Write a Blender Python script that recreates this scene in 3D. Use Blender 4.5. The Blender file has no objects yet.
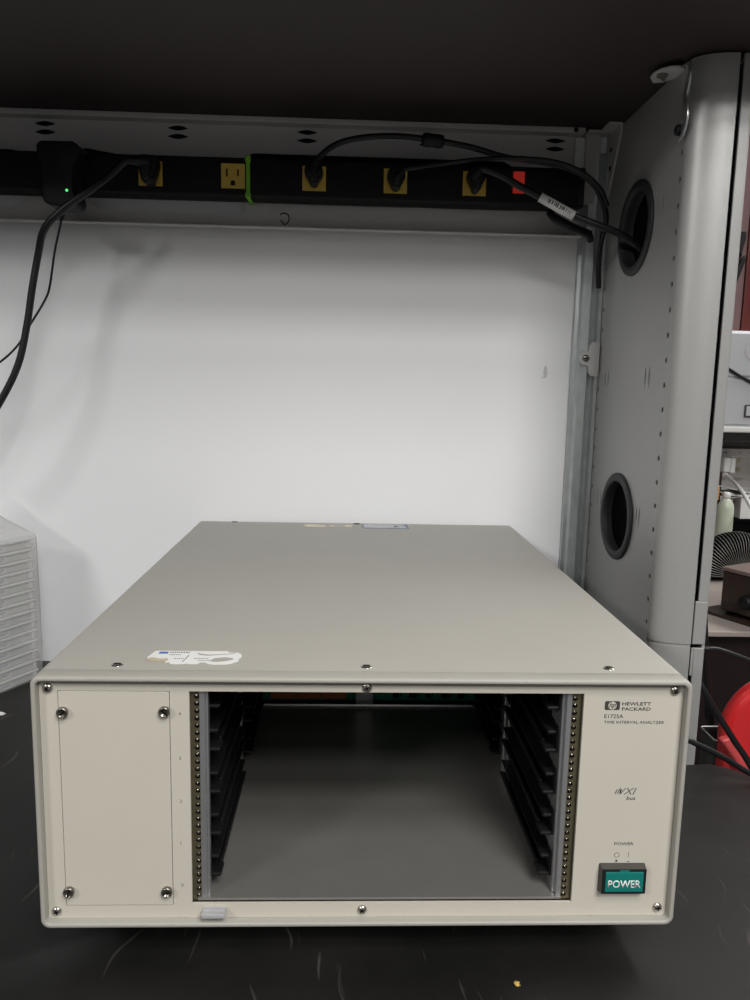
import bpy, bmesh, math, random
from mathutils import Vector, Matrix
from mathutils.geometry import delaunay_2d_cdt
random.seed(7)
S = bpy.context.scene
COL = S.collection
PI = math.pi

# ------------------------------------------------------------------ materials
def srgb(r, g, b):
    def f(c):
        c /= 255.0
        return c/12.92 if c <= .04045 else ((c+.055)/1.055)**2.4
    return (f(r), f(g), f(b), 1.0)

def mat(name, col, rough=.5, metal=0.0, noise=0.0, nscale=60.0, bump=0.0, bscale=400.0, spec=.5, emit=None, estr=0.0, alpha=1.0, coat=0.0, stretch=None):
    m = bpy.data.materials.new(name); m.use_nodes = True
    nt = m.node_tree; b = nt.nodes['Principled BSDF']
    b.inputs['Base Color'].default_value = col
    b.inputs['Roughness'].default_value = rough
    b.inputs['Metallic'].default_value = metal
    b.inputs['Specular IOR Level'].default_value = spec
    b.inputs['Coat Weight'].default_value = coat
    b.inputs['Alpha'].default_value = alpha
    if emit is not None:
        b.inputs['Emission Color'].default_value = emit
        b.inputs['Emission Strength'].default_value = estr
    tc = nt.nodes.new('ShaderNodeTexCoord')
    vec = tc.outputs['Object']
    if stretch:
        mp = nt.nodes.new('ShaderNodeMapping'); mp.inputs['Scale'].default_value = stretch
        nt.links.new(vec, mp.inputs['Vector']); vec = mp.outputs['Vector']
    if noise:
        n = nt.nodes.new('ShaderNodeTexNoise'); n.inputs['Scale'].default_value = nscale; n.inputs['Detail'].default_value = 4
        nt.links.new(vec, n.inputs['Vector'])
        mx = nt.nodes.new('ShaderNodeMix'); mx.data_type = 'RGBA'
        mx.inputs['A'].default_value = tuple(c*(1-noise) for c in col[:3])+(1,)
        mx.inputs['B'].default_value = tuple(min(1, c*(1+noise)) for c in col[:3])+(1,)
        nt.links.new(n.outputs['Fac'], mx.inputs['Factor'])
        nt.links.new(mx.outputs['Result'], b.inputs['Base Color'])
    if bump:
        n2 = nt.nodes.new('ShaderNodeTexNoise'); n2.inputs['Scale'].default_value = bscale; n2.inputs['Detail'].default_value = 3
        nt.links.new(vec, n2.inputs['Vector'])
        bp = nt.nodes.new('ShaderNodeBump'); bp.inputs['Strength'].default_value = bump; bp.inputs['Distance'].default_value = .001
        nt.links.new(n2.outputs['Fac'], bp.inputs['Height']); nt.links.new(bp.outputs['Normal'], b.inputs['Normal'])
    return m

def lin(r, g, b): return (r, g, b, 1)
M = {}
M['wall'] = mat('white_panel', lin(.82, .825, .84), .38, noise=.035, nscale=5, bump=.05, bscale=250)
M['scuff'] = mat('grey_scuff', lin(.55, .54, .53), .6, noise=.3, nscale=300)
M['far_wall'] = mat('far_wall_paint', lin(.78, .77, .77), .7, noise=.03, nscale=4)
M['front_wall'] = mat('grey_front_wall', lin(.22, .22, .22), .8, noise=.05, nscale=3)
M['floor'] = mat('grey_floor', lin(.10, .10, .105), .6, noise=.2, nscale=6)
M['case'] = mat('putty_grey_paint', lin(.37, .355, .318), .48, noise=.04, nscale=25, bump=.12, bscale=900)
M['cream'] = mat('cream_paint', lin(.555, .522, .452), .55, noise=.025, nscale=30, bump=.05, bscale=800)
M['panel'] = mat('silver_grey_paint', lin(.40, .40, .39), .38, metal=.32, noise=.05, nscale=300, bump=.12, bscale=1400)
M['rail'] = mat('grey_rail_paint', lin(.52, .51, .50), .45, noise=.05, nscale=200)
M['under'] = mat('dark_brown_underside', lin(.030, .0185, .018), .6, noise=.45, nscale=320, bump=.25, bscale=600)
M['black'] = mat('black_plastic', lin(.008, .008, .0085), .45, noise=.15, nscale=120, spec=.28)
M['cord'] = mat('black_cord', lin(.010, .010, .011), .40, spec=.35)
M['stripm'] = mat('black_strip', lin(.006, .006, .006), .55, noise=.15, nscale=200, spec=.2)
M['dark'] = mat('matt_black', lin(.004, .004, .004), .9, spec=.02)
M['yellow'] = mat('yellow_plastic', lin(.62, .43, .07), .45, noise=.04, nscale=60)
M['green'] = mat('green_nylon', lin(.17, .48, .02), .4, noise=.05, nscale=90)
M['redlit'] = mat('red_switch', lin(.65, .03, .015), .3, emit=(1, .05, .03, 1), estr=.12)
M['led'] = mat('green_led', lin(.05, .5, .1), .3, emit=(.1, 1, .2, 1), estr=1.1)
M['galv'] = mat('galvanised_steel', lin(.50, .53, .53), .38, metal=.75, noise=.22, nscale=140, bump=.1, bscale=300, stretch=(1, 1, .35))
M['alu'] = mat('aluminium', lin(.62, .62, .63), .33, metal=.85, noise=.1, nscale=80, stretch=(1, 1, .1))
M['steel'] = mat('nickel_screw', lin(.58, .55, .50), .25, metal=.95, noise=.1, nscale=600)
M['dsteel'] = mat('dull_screw', lin(.26, .24, .21), .32, metal=.9, noise=.15, nscale=600)
M['chromate'] = mat('yellow_chromate', lin(.20, .17, .11), .35, metal=.7, noise=.25, nscale=90)
M['tray'] = mat('dark_grey_plate', lin(.205, .198, .183), .33, metal=.35, noise=.08, nscale=40, bump=.05, bscale=700)
M['pcb'] = mat('green_board', lin(.03, .24, .14), .4, noise=.5, nscale=180)
M['connector'] = mat('brown_connector', lin(.48, .15, .05), .45, noise=.2, nscale=150)
M['ink'] = mat('dark_ink', lin(.05, .045, .04), .7)
M['ink2'] = mat('grey_ink', lin(.14, .13, .12), .7)
M['teal'] = mat('teal_key', lin(.005, .175, .15), .3, noise=.04, nscale=80)
M['bezel'] = mat('charcoal_bezel', lin(.055, .052, .045), .5, noise=.1, nscale=100)
M['bezel3'] = mat('dark_grey_plastic', lin(.030, .030, .031), .5, noise=.1, nscale=100, spec=.35)
M['bezel2'] = mat('black_bezel', lin(.010, .012, .012), .4)
M['white'] = mat('white_print', lin(.80, .80, .78), .5)
M['paper'] = mat('white_paper', lin(.74, .74, .72), .7, noise=.05, nscale=60)
M['tan'] = mat('tan_paper', lin(.50, .42, .30), .8, noise=.2, nscale=90)
M['ivory'] = mat('ivory_paper', lin(.62, .58, .44), .7, noise=.1, nscale=90)
M['bluep'] = mat('blue_print', lin(.07, .13, .42), .6)
M['bluegrey'] = mat('blue_grey_label', lin(.42, .43, .45), .4)
M['navy'] = mat('navy_line', lin(.12, .17, .27), .5)
M['tag'] = mat('grey_tag', lin(.40, .40, .41), .3, noise=.03, nscale=50)
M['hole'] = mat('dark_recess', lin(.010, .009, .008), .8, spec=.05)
M['clear'] = mat('milky_plastic', lin(.66, .665, .66), .3, noise=.05, nscale=20)
M['lid'] = mat('pale_plastic', lin(.78, .785, .78), .25, noise=.04, nscale=20)
M['wood'] = mat('red_brown_wood', lin(.115, .022, .018), .35, noise=.3, nscale=14, stretch=(6, 1, .6), coat=.3)
M['mauve'] = mat('mauve_laminate', lin(.20, .125, .125), .25, noise=.05, nscale=8)
M['silver'] = mat('silver_sheet', lin(.62, .63, .65), .35, metal=.3, noise=.04, nscale=30)
M['dgrey'] = mat('dark_grey', lin(.06, .06, .065), .5, noise=.1, nscale=50)
M['whitepl'] = mat('white_plastic', lin(.74, .74, .72), .4, noise=.03, nscale=50)
M['greenish'] = mat('pale_green_can', lin(.52, .56, .44), .4, noise=.15, nscale=40)
M['maroon'] = mat('maroon_label', lin(.16, .025, .02), .5, noise=.3, nscale=60)
M['orange'] = mat('orange_plastic', lin(.75, .33, .06), .5, noise=.1, nscale=80)
M['wire'] = mat('grey_wire', lin(.42, .42, .41), .35, metal=.5)
M['brownbox'] = mat('dark_brown_metal', lin(.035, .022, .018), .38, noise=.2, nscale=60)
M['browntop'] = mat('brown_metal_lid', lin(.20, .145, .13), .45, noise=.1, nscale=60)
M['tabletop'] = mat('beige_table', lin(.36, .31, .28), .6, noise=.1, nscale=40)
M['maroonside'] = mat('dark_maroon_side', lin(.009, .0022, .0022), .5, noise=.2, nscale=30)
M['red'] = mat('red_plastic', lin(.62, .018, .02), .3, noise=.06, nscale=10, coat=.25)
M['pink'] = mat('worn_red_plastic', lin(.62, .08, .08), .4, noise=.1, nscale=40)
M['greybin'] = mat('grey_bin', lin(.05, .053, .05), .45, noise=.1, nscale=60)
M['mustard'] = mat('yellow_crumb', lin(.55, .36, .08), .6, noise=.2, nscale=800)

# bench: black laminate with scuffs and hairline scratches
def bench_mat():
    m = bpy.data.materials.new('black_laminate'); m.use_nodes = True
    nt = m.node_tree; b = nt.nodes['Principled BSDF']
    tc = nt.nodes.new('ShaderNodeTexCoord')
    n = nt.nodes.new('ShaderNodeTexNoise'); n.inputs['Scale'].default_value = 14; n.inputs['Detail'].default_value = 8
    nt.links.new(tc.outputs['Object'], n.inputs['Vector'])
    cr = nt.nodes.new('ShaderNodeValToRGB')
    cr.color_ramp.elements[0].position = .3; cr.color_ramp.elements[0].color = (.007, .0069, .0066, 1)
    cr.color_ramp.elements[1].position = .75; cr.color_ramp.elements[1].color = (.015, .0144, .0138, 1)
    nt.links.new(n.outputs['Fac'], cr.inputs['Fac'])
    last = cr.outputs['Color']
    wn = nt.nodes.new('ShaderNodeTexNoise'); wn.inputs['Scale'].default_value = 5; nt.links.new(tc.outputs['Object'], wn.inputs['Vector'])
    warp = nt.nodes.new('ShaderNodeVectorMath'); warp.operation = 'MULTIPLY_ADD'; warp.inputs[1].default_value = (.16, .16, 0)
    nt.links.new(wn.outputs['Color'], warp.inputs[0]); nt.links.new(tc.outputs['Object'], warp.inputs[2])
    for (rot, sc, off) in ((.5, 9, 0), (-1.0, 7, 3.1), (1.9, 8, 7.7)):
        mp = nt.nodes.new('ShaderNodeMapping'); mp.inputs['Rotation'].default_value = (0, 0, rot)
        mp.inputs['Scale'].default_value = (sc*22, sc*1.6, 1); mp.inputs['Location'].default_value = (off, off, 0)
        nt.links.new(warp.outputs['Vector'], mp.inputs['Vector'])
        w = nt.nodes.new('ShaderNodeTexNoise'); w.inputs['Scale'].default_value = 1.0; w.inputs['Detail'].default_value = 1
        nt.links.new(mp.outputs['Vector'], w.inputs['Vector'])
        r = nt.nodes.new('ShaderNodeMapRange'); r.inputs['From Min'].default_value = .735; r.inputs['From Max'].default_value = .83
        r.inputs['To Max'].default_value = .22
        nt.links.new(w.outputs['Fac'], r.inputs['Value'])
        mx = nt.nodes.new('ShaderNodeMix'); mx.data_type = 'RGBA'; mx.inputs['B'].default_value = (.30, .28, .26, 1)
        nt.links.new(r.outputs['Result'], mx.inputs['Factor']); nt.links.new(last, mx.inputs['A'])
        last = mx.outputs['Result']
    nt.links.new(last, b.inputs['Base Color'])
    b.inputs['Roughness'].default_value = .47; b.inputs['Specular IOR Level'].default_value = .25
    n3 = nt.nodes.new('ShaderNodeTexNoise'); n3.inputs['Scale'].default_value = 900
    nt.links.new(tc.outputs['Object'], n3.inputs['Vector'])
    bp = nt.nodes.new('ShaderNodeBump'); bp.inputs['Strength'].default_value = .12; bp.inputs['Distance'].default_value = .001
    nt.links.new(n3.outputs['Fac'], bp.inputs['Height']); nt.links.new(bp.outputs['Normal'], b.inputs['Normal'])
    return m
M['bench'] = bench_mat()

def film_mat():
    m = bpy.data.materials.new('clear_film'); m.use_nodes = True
    nt = m.node_tree; nt.nodes.clear()
    out = nt.nodes.new('ShaderNodeOutputMaterial')
    tr = nt.nodes.new('ShaderNodeBsdfTransparent'); tr.inputs['Color'].default_value = (.97, .97, .97, 1)
    gl = nt.nodes.new('ShaderNodeBsdfGlossy'); gl.inputs['Roughness'].default_value = .18; gl.inputs['Color'].default_value = (.9, .9, .9, 1)
    df = nt.nodes.new('ShaderNodeBsdfDiffuse'); df.inputs['Color'].default_value = (.75, .75, .74, 1)
    tc = nt.nodes.new('ShaderNodeTexCoord')
    n = nt.nodes.new('ShaderNodeTexNoise'); n.inputs['Scale'].default_value = 30; n.inputs['Detail'].default_value = 3
    nt.links.new(tc.outputs['Object'], n.inputs['Vector'])
    bp = nt.nodes.new('ShaderNodeBump'); bp.inputs['Strength'].default_value = .5; bp.inputs['Distance'].default_value = .004
    nt.links.new(n.outputs['Fac'], bp.inputs['Height']); nt.links.new(bp.outputs['Normal'], gl.inputs['Normal'])
    m1 = nt.nodes.new('ShaderNodeMixShader'); m1.inputs['Fac'].default_value = .26
    m2 = nt.nodes.new('ShaderNodeMixShader'); m2.inputs['Fac'].default_value = .12
    nt.links.new(tr.outputs[0], m1.inputs[1]); nt.links.new(df.outputs[0], m1.inputs[2])
    nt.links.new(m1.outputs[0], m2.inputs[1]); nt.links.new(gl.outputs[0], m2.inputs[2])
    nt.links.new(m2.outputs[0], out.inputs['Surface'])
    return m
M['film'] = film_mat()

# ------------------------------------------------------------------ mesh helpers
def B(): return bmesh.new()

def box(bm, lo, hi, bev=0.0, seg=2, mi=0, rot=None):
    """axis aligned box lo..hi, bevelled; rot = Matrix applied about its own centre"""
    n0 = len(bm.faces)
    lo, hi = Vector(lo), Vector(hi); c = (lo+hi)/2; d = hi-lo
    t = bmesh.new()
    bmesh.ops.create_cube(t, size=1.0, matrix=Matrix.Diagonal((d.x, d.y, d.z, 1)))
    if bev > 0:
        bmesh.ops.bevel(t, geom=t.edges[:], offset=min(bev, min(d)*.49), segments=seg, profile=.5, affect='EDGES')
    if rot is not None: bmesh.ops.transform(t, matrix=rot, verts=t.verts[:])
    bmesh.ops.translate(t, vec=c, verts=t.verts[:])
    merge(bm, t, mi=mi); t.free()

def merge(bm, t, mtx=None, mi=0):
    vs = [bm.verts.new(mtx @ v.co if mtx else v.co) for v in t.verts]
    t.verts.index_update()
    for f in t.faces:
        try:
            nf = bm.faces.new([vs[v.index] for v in f.verts]); nf.material_index = mi; nf.smooth = f.smooth
        except ValueError: pass

def loft(bm, loops, cap0=True, cap1=True, mi=0, smooth=False):
    rings = [[bm.verts.new(p) for p in L] for L in loops]
    n = len(rings[0])
    for a, b in zip(rings[:-1], rings[1:]):
        for i in range(n):
            j = (i+1) % n
            f = bm.faces.new((a[i], a[j], b[j], b[i])); f.material_index = mi; f.smooth = smooth
    if cap0: f = bm.faces.new(rings[0][::-1]); f.material_index = mi
    if cap1: f = bm.faces.new(rings[-1]); f.material_index = mi

def rrect(x0, x1, z0, z1, r, n=5):
    pts = []
    for cx, cz, a0 in ((x1-r, z1-r, 0), (x0+r, z1-r, 90), (x0+r, z0+r, 180), (x1-r, z0+r, 270)):
        for k in range(n+1):
            a = math.radians(a0+90*k/n); pts.append((cx+r*math.cos(a), cz+r*math.sin(a)))
    return pts

def catmull(pts, sub):
    pts = [Vector(p) for p in pts]; out = []
    P = [pts[0]*2-pts[1]]+pts+[pts[-1]*2-pts[-2]]
    for i in range(1, len(P)-2):
        p0, p1, p2, p3 = P[i-1:i+3]
        for s in range(sub):
            t = s/sub
            out.append(.5*((2*p1)+(p2-p0)*t+(2*p0-5*p1+4*p2-p3)*t*t+(3*p1-p0-3*p2+p3)*t**3))
    out.append(pts[-1]); return out

def tube(bm, pts, rad, n=10, sub=6, mi=0):
    path = catmull(pts, sub) if sub > 1 else [Vector(p) for p in pts]
    m = len(path); tang = []
    for i in range(m):
        t = path[min(i+1, m-1)]-path[max(i-1, 0)]; tang.append(t.normalized())
    u = tang[0].orthogonal().normalized(); loops = []
    for i in range(m):
        u = (u-tang[i]*u.dot(tang[i])).normalized(); v = tang[i].cross(u)
        r = rad(i/(m-1)) if callable(rad) else rad
        loops.append([path[i]+(u*math.cos(2*PI*k/n)+v*math.sin(2*PI*k/n))*r for k in range(n)])
    loft(bm, loops, mi=mi, smooth=True)

def lathe(bm, prof, origin, axis, n=24, mi=0, smooth=True, caps=True):
    """prof = [(radius, height along axis)]"""
    ax = Vector(axis).normalized(); u = ax.orthogonal().normalized(); v = ax.cross(u); o = Vector(origin)
    loops = [[o+ax*h+(u*math.cos(2*PI*k/n)+v*math.sin(2*PI*k/n))*max(r, 1e-5) for k in range(n)] for r, h in prof]
    loft(bm, loops, caps, caps, mi=mi, smooth=smooth)

def ring(bm, prof, origin, axis, n=40, mi=0):
    """closed profile swept round an axis"""
    lathe(bm, list(prof)+[prof[0]], origin, axis, n, mi, True, False)
    bmesh.ops.remove_doubles(bm, verts=bm.verts[:], dist=1e-7)

def circ(cx, cy, r, n=12, ry=None):
    ry = ry or r
    return [(cx+r*math.cos(2*PI*k/n), cy+ry*math.sin(2*PI*k/n)) for k in range(n)]

def lens(cx, cy, w, h, n=8):
    top = [(cx-w/2+w*k/n, cy+h/2*math.sin(PI*k/n)) for k in range(n)]
    bot = [(cx+w/2-w*k/n, cy-h/2*math.sin(PI*k/n)) for k in range(n)]
    return top+bot

def inside(p, L):
    c = False; n = len(L)
    for i in range(n):
        (x0, y0), (x1, y1) = L[i], L[i-1]
        if (y0 > p[1]) != (y1 > p[1]) and p[0] < (x1-x0)*(p[1]-y0)/(y1-y0)+x0: c = not c
    return c

def plate(bm, outline, holes, thick, mtx, mi=0):
    """flat sheet with real holes; outline and holes are 2D loops, local z = thickness centred"""
    V, E = [], []
    for L in [outline]+list(holes):
        b = len(V); V += [Vector(p) for p in L]; E += [(b+i, b+(i+1) % len(L)) for i in range(len(L))]
    vo, eo, fo = delaunay_2d_cdt(V, E, [], 0, 1e-7)[:3]
    boxes = [(min(p[0] for p in H), max(p[0] for p in H), min(p[1] for p in H), max(p[1] for p in H), H) for H in holes]
    t = bmesh.new(); tv = [t.verts.new((p[0], p[1], thick/2)) for p in vo]
    for f in fo:
        c = sum((vo[i] for i in f), Vector((0, 0)))/len(f)
        if not inside(c, outline): continue
        if any(a < c[0] < b and d < c[1] < e and inside(c, H) for a, b, d, e, H in boxes): continue
        t.faces.new([tv[i] for i in f])
    bmesh.ops.delete(t, geom=[v for v in t.verts if not v.link_faces], context='VERTS')
    bmesh.ops.recalc_face_normals(t, faces=t.faces[:])
    r = bmesh.ops.extrude_face_region(t, geom=t.faces[:], use_keep_orig=True)
    bmesh.ops.translate(t, vec=(0, 0, -thick), verts=[g for g in r['geom'] if isinstance(g, bmesh.types.BMVert)])
    bmesh.ops.recalc_face_normals(t, faces=t.faces[:])
    merge(bm, t, mtx, mi); t.free()

def XZ(y): return Matrix(((1, 0, 0, 0), (0, 0, -1, y), (0, 1, 0, 0), (0, 0, 0, 1)))       # local (x,y)->(X,Z) at Y=y
def YZ(x): return Matrix(((0, 0, 1, x), (1, 0, 0, 0), (0, 1, 0, 0), (0, 0, 0, 1)))        # local (x,y)->(Y,Z) at X=x
def XY(z): return Matrix.Translation((0, 0, z))

def prism(bm, outline, mtx, d0, d1, bev=0.0, seg=3, mi=0):
    """outline in local xy, extruded local z d0..d1, bevelled all round"""
    t = bmesh.new()
    a = [t.verts.new((x, y, d0)) for x, y in outline]; b = [t.verts.new((x, y, d1)) for x, y in outline]
    n = len(a); t.faces.new(a[::-1]); t.faces.new(b)
    for i in range(n): t.faces.new((a[i], a[(i+1) % n], b[(i+1) % n], b[i]))
    bmesh.ops.recalc_face_normals(t, faces=t.faces[:])
    if bev:
        eg = [e for e in t.edges if len(e.link_faces) == 2 and e.calc_face_angle(0) > .6]
        bmesh.ops.bevel(t, geom=eg, offset=bev, segments=seg, profile=.5, affect='EDGES', clamp_overlap=True)
    merge(bm, t, mtx, mi); t.free()

def text(bm, body, x, z, height, mtx_y, width=None, shear=0.0, bold=0.0, thick=.0002, mtx=None, space=1.0, mi=0):
    cu = bpy.data.curves.new('tmp_text', 'FONT'); cu.body = body; cu.size = 1.0; cu.extrude = .0; cu.shear = shear; cu.offset = bold
    cu.space_character = space; cu.resolution_u = 3
    o = bpy.data.objects.new('tmp_text', cu); COL.objects.link(o)
    dg = bpy.context.evaluated_depsgraph_get(); dg.update()
    me = bpy.data.meshes.new_from_object(o.evaluated_get(dg))
    t = bmesh.new(); t.from_mesh(me)
    xs = [v.co.x for v in t.verts]; ys = [v.co.y for v in t.verts]
    h = max(ys)-min(ys); w = max(xs)-min(xs)
    sy = height/h; sx = (width/w) if width else sy
    bmesh.ops.transform(t, matrix=Matrix.Diagonal((sx, sy, 1, 1)) @ Matrix.Translation((-min(xs), -min(ys), 0)), verts=t.verts[:])
    r = bmesh.ops.extrude_face_region(t, geom=t.faces[:])
    bmesh.ops.translate(t, vec=(0, 0, thick), verts=[g for g in r['geom'] if isinstance(g, bmesh.types.BMVert)])
    merge(bm, t, (mtx if mtx is not None else XZ(mtx_y)) @ Matrix.Translation((x, z, 0)), mi)
    t.free(); bpy.data.objects.remove(o); bpy.data.curves.remove(cu); bpy.data.meshes.remove(me)

def xf(bm, mtx): bmesh.ops.transform(bm, matrix=mtx, verts=bm.verts[:]); return bm

def base_of(o):
    return Vector(o['_b']) if o is not None and '_b' in o else Vector((0, 0, 0))

def obj(name, bm, m, parent=None, base=None, label=None, smooth=None):
    """ONE mesh object; its vertices are given in world space and stored about the thing's base point"""
    b = base_of(parent) if parent is not None else Vector(base or (0, 0, 0))
    bmesh.ops.recalc_face_normals(bm, faces=bm.faces[:])
    bmesh.ops.translate(bm, vec=-b, verts=bm.verts[:])
    me = bpy.data.meshes.new(name); bm.to_mesh(me); bm.free()
    for x in (m if isinstance(m, (list, tuple)) else [m]): me.materials.append(x)
    if smooth is not None:
        for p in me.polygons: p.use_smooth = True
        me.set_sharp_from_angle(angle=math.radians(smooth))
    o = bpy.data.objects.new(name, me); COL.objects.link(o)
    if parent is not None: o.parent = parent
    else: o.location = b
    o['_b'] = tuple(b)
    if label: o['label'] = label
    return o

def thing(name, label, cat, loc, group=None):
    o = bpy.data.objects.new(name, None); COL.objects.link(o); o.location = loc; o.empty_display_size = .02
    o['_b'] = tuple(loc); o['label'] = label; o['category'] = cat
    if group: o['group'] = group
    return o

def tag(o, label, cat, group=None):
    o['label'] = label; o['category'] = cat
    if group: o['group'] = group
    return o

def struct(o): o['kind'] = 'structure'; return o

# ------------------------------------------------------------------ constants (metres; bench top is z = 0)
WY = .575          # white wall
PX = .318          # inner face of the right-hand panel
SZ = .715          # underside of the overhead shelf
FZ = -.75          # floor

# ------------------------------------------------------------------ setting
bm = B(); box(bm, (-4, -4, FZ-.05), (5, 3, FZ)); struct(obj('floor', bm, M['floor']))
bm = B(); box(bm, (-1.6, WY, FZ), (PX-.001, WY+.025, .95)); wbk = struct(obj('wall_back', bm, M['wall']))
bm = B(); prism(bm, [(.2500, .4030), (.2535, .4040), (.2545, .4110), (.2525, .4200), (.2500, .4180), (.2490, .4100)], XZ(WY), 0, .0002); prism(bm, [(.2465, .4035), (.2495, .4025), (.2500, .4040), (.2470, .4048)], XZ(WY), 0, .0002); obj('scuff_mark', bm, M['scuff'], wbk)
bm = B(); box(bm, (.36, 1.56, FZ), (3.2, 1.62, 2.0)); struct(obj('wall_far', bm, M['far_wall']))
bm = B(); box(bm, (-2.2, -4.06, FZ), (4.5, -4.0, 2.3)); struct(obj('wall_front_bounce', bm, M['front_wall']))  # unseen wall behind the camera, added for its low bounce light

# ------------------------------------------------------------------ workbench
wb = thing('workbench', 'black laminate workbench with scuffed and scratched top under the instrument', 'workbench', (-.3, .1, FZ))
out = [(-1.3, WY-.002), (PX-.002, WY-.002), (PX-.002, .2860), (.330, .2805), (.3735, .2795)]
for k in range(9):
    a = math.radians(90-90*k/8); out.append((.3735+.042*math.cos(a), .2150+.0645*math.sin(a)))
out += [(.425, .05), (.43, -.52), (-1.3, -.52)]
bm = B(); prism(bm, out, XY(0), -.030, 0, .004, 3); obj('benchtop', bm, M['bench'], wb, smooth=40)
for x in (-1.24, .33):
    for y in (-.46, .20):
        bm = B(); box(bm, (x-.02, y-.02, FZ), (x+.02, y+.02, -.030), .003); obj('leg', bm, M['panel'], wb)

# ------------------------------------------------------------------ overhead shelf
sh = thing('overhead_shelf', 'dark brown overhead shelf whose underside spans the top of the photo', 'shelf', (-.4, .4, SZ))
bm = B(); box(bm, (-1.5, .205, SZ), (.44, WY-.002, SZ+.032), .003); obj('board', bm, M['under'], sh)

# ------------------------------------------------------------------ grey side panel with rounded front
sp = thing('end_panel', 'tall grey metal end panel with rounded front and rows of holes, right of the instrument', 'panel', (PX+.02, .43, FZ))
zt = SZ-.002
outl = [(.333, FZ), (WY-.002, FZ), (WY-.002, zt), (.333, zt)]
holes = []
G1, G2 = (.452, .576), (.4505, .236)
holes += [circ(*G1, .049, 40), circ(*G2, .049, 40)]
for k in range(22):
    z = .1374+.0258*k
    if z < .70:
        holes.append([(.3375+.0028*math.cos(a), z+.0031*math.sin(a)) for a in [2*PI*i/10 for i in range(10)]])
    if z < .62: holes.append(circ(.5505, z-.006, .0025, 10))
def vlens(y, z, h=.026, w=.0036): return [(y+(b-z), z+(a-y)) for a, b in lens(y, z, h, w)]
for y, z in ((.526, .404), (.515, .404), (.391, .404), (.380, .404), (.525, .25), (.514, .25), (.3885, .247), (.380, .247), (.3985, .247), (.394, .586), (.385, .586), (.376, .586), (.519, .576)):
    holes.append(vlens(y, z))
bm = B(); plate(bm, outl, holes, .0014, YZ(PX+.0007)); obj('panel_face', bm, M['panel'], sp)
# rounded front: quarter-ellipse sheet
def ell(off, z): return [(.3580-(.0400-off)*math.cos(a), .333-(.0210-off)*math.sin(a), z) for a in [PI/2*i/14 for i in range(15)]]
bm = B()
for z0, z1, o in ((.1205, zt, 0.0), (FZ, .1170, .0006)):
    ou, iu = ell(o, z0), ell(o+.0014, z0)
    L0 = ou+iu[::-1]; L1 = [(x, y, z1) for x, y, _ in L0]
    loft(bm, [L0, L1])
ou, iu = ell(.0012, .1165), ell(.003, .1165); L0 = ou+iu[::-1]; loft(bm, [L0, [(x, y, .1210) for x, y, _ in L0]])
obj('front_column', bm, M['panel'], sp, smooth=35)
bm = B()
box(bm, (.3622, .3115, .168), (.3725, .3142, zt), .0008); box(bm, (.3594, .3115, .1205), (.3725, .3142, .168), .0008); box(bm, (.3618, .3115, FZ), (.3725, .3142, .1165), .0008)
box(bm, (.3594, .3125, .085), (.366, .3142, .1165), .0004)
obj('edge_strip', bm, M['panel'], sp)
bm = B(); box(bm, (.3712, .3135, FZ), (.3740, WY-.002, zt)); box(bm, (PX+.002, WY-.006, FZ), (.372, WY-.003, zt)); box(bm, (PX+.002, .340, zt-.004), (.372, WY-.006, zt-.001))
obj('outer_skin', bm, M['panel'], sp)
bm = B(); box(bm, (.3565, .338, FZ), (.3710, .350, zt-.002)); box(bm, (.3605, .40, -.2), (.3615, .57, .70)); box(bm, (.340, .40, -.2), (.3605, .402, .70)); obj('gap_shade', bm, M['dark'], sp)  # black sheets added inside the panel to darken the slit and grommet openings
for g in (G1, G2):
    bm = B()
    ring(bm, [(.0535, .0), (.0532, -.0022), (.0518, -.0032), (.0440, -.0034), (.0428, -.0022), (.0424, .004), (.0420, .024), (.0405, .024), (.0405, .0285), (.0465, .0285), (.0470, .0015)], (PX-.0001, g[0], g[1]), (1, 0, 0), 48)
    gm = obj('grommet', bm, M['bezel3'], sp, label='black plastic cable grommet')
    bm = B(); lathe(bm, [(.0422, 0), (.0422, .0012)], (PX+(.0120 if g is G1 else .0080), g[0], g[1]), (1, 0, 0), 40); obj('grommet_shade', bm, M['dark'], gm)  # black disc added to stand in for shade inside the grommet

# ------------------------------------------------------------------ galvanised upright and its clip
prof = [(.2850, WY-.001), (.2850, .5660), (.2890, .5635), (.2915, .5570), (.3020, .5555), (.3050, .5625), (.3105, .5640), (.3125, .5560), (.3172, .5555), (.3172, .5575), (.3140, .5585), (.3120, .5665), (.3035, .5650), (.3005, .5580), (.2930, .5592), (.2905, .5652), (.2870, .5672), (.2868, WY-.001)]
bm = B(); loft(bm, [[(x, y, 0) for x, y in prof], [(x, y, .690) for x, y in prof]])
tag(obj('metal_upright', bm, M['galv'], base=(.3, .565, 0)), 'narrow galvanised steel channel standing between the white wall and grey panel', 'upright')
cl = thing('panel_clip', 'small grey clip with rounded screw ear on the galvanised upright', 'clip', (.309, .552, .43))
o2 = [(.3165, .407), (.3165, .451), (.3065, .451), (.3025, .446), (.3022, .440), (.2985, .4395)]
for k in range(9):
    a = math.radians(80+200*k/8); o2.append((.2985+.0095*math.cos(a), .4300+.0095*math.sin(a)))
o2 += [(.3022, .4195), (.3028, .412), (.3065, .407)]
bm = B(); prism(bm, o2, XZ(.5545), .0, .0035, .0008, 2); obj('plate', bm, M['rail'], cl, smooth=40)
bm = B(); lathe(bm, [(.0048, 0), (.0046, .0012), (.003, .0022), (.0, .0024)], (.2985, .5512, .43), (0, -1, 0), 16); box(bm, (.2955, .5486, .4294), (.3015, .5492, .4306), mi=1)
obj('screw', bm, [M['dsteel'], M['hole']], cl)

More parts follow.
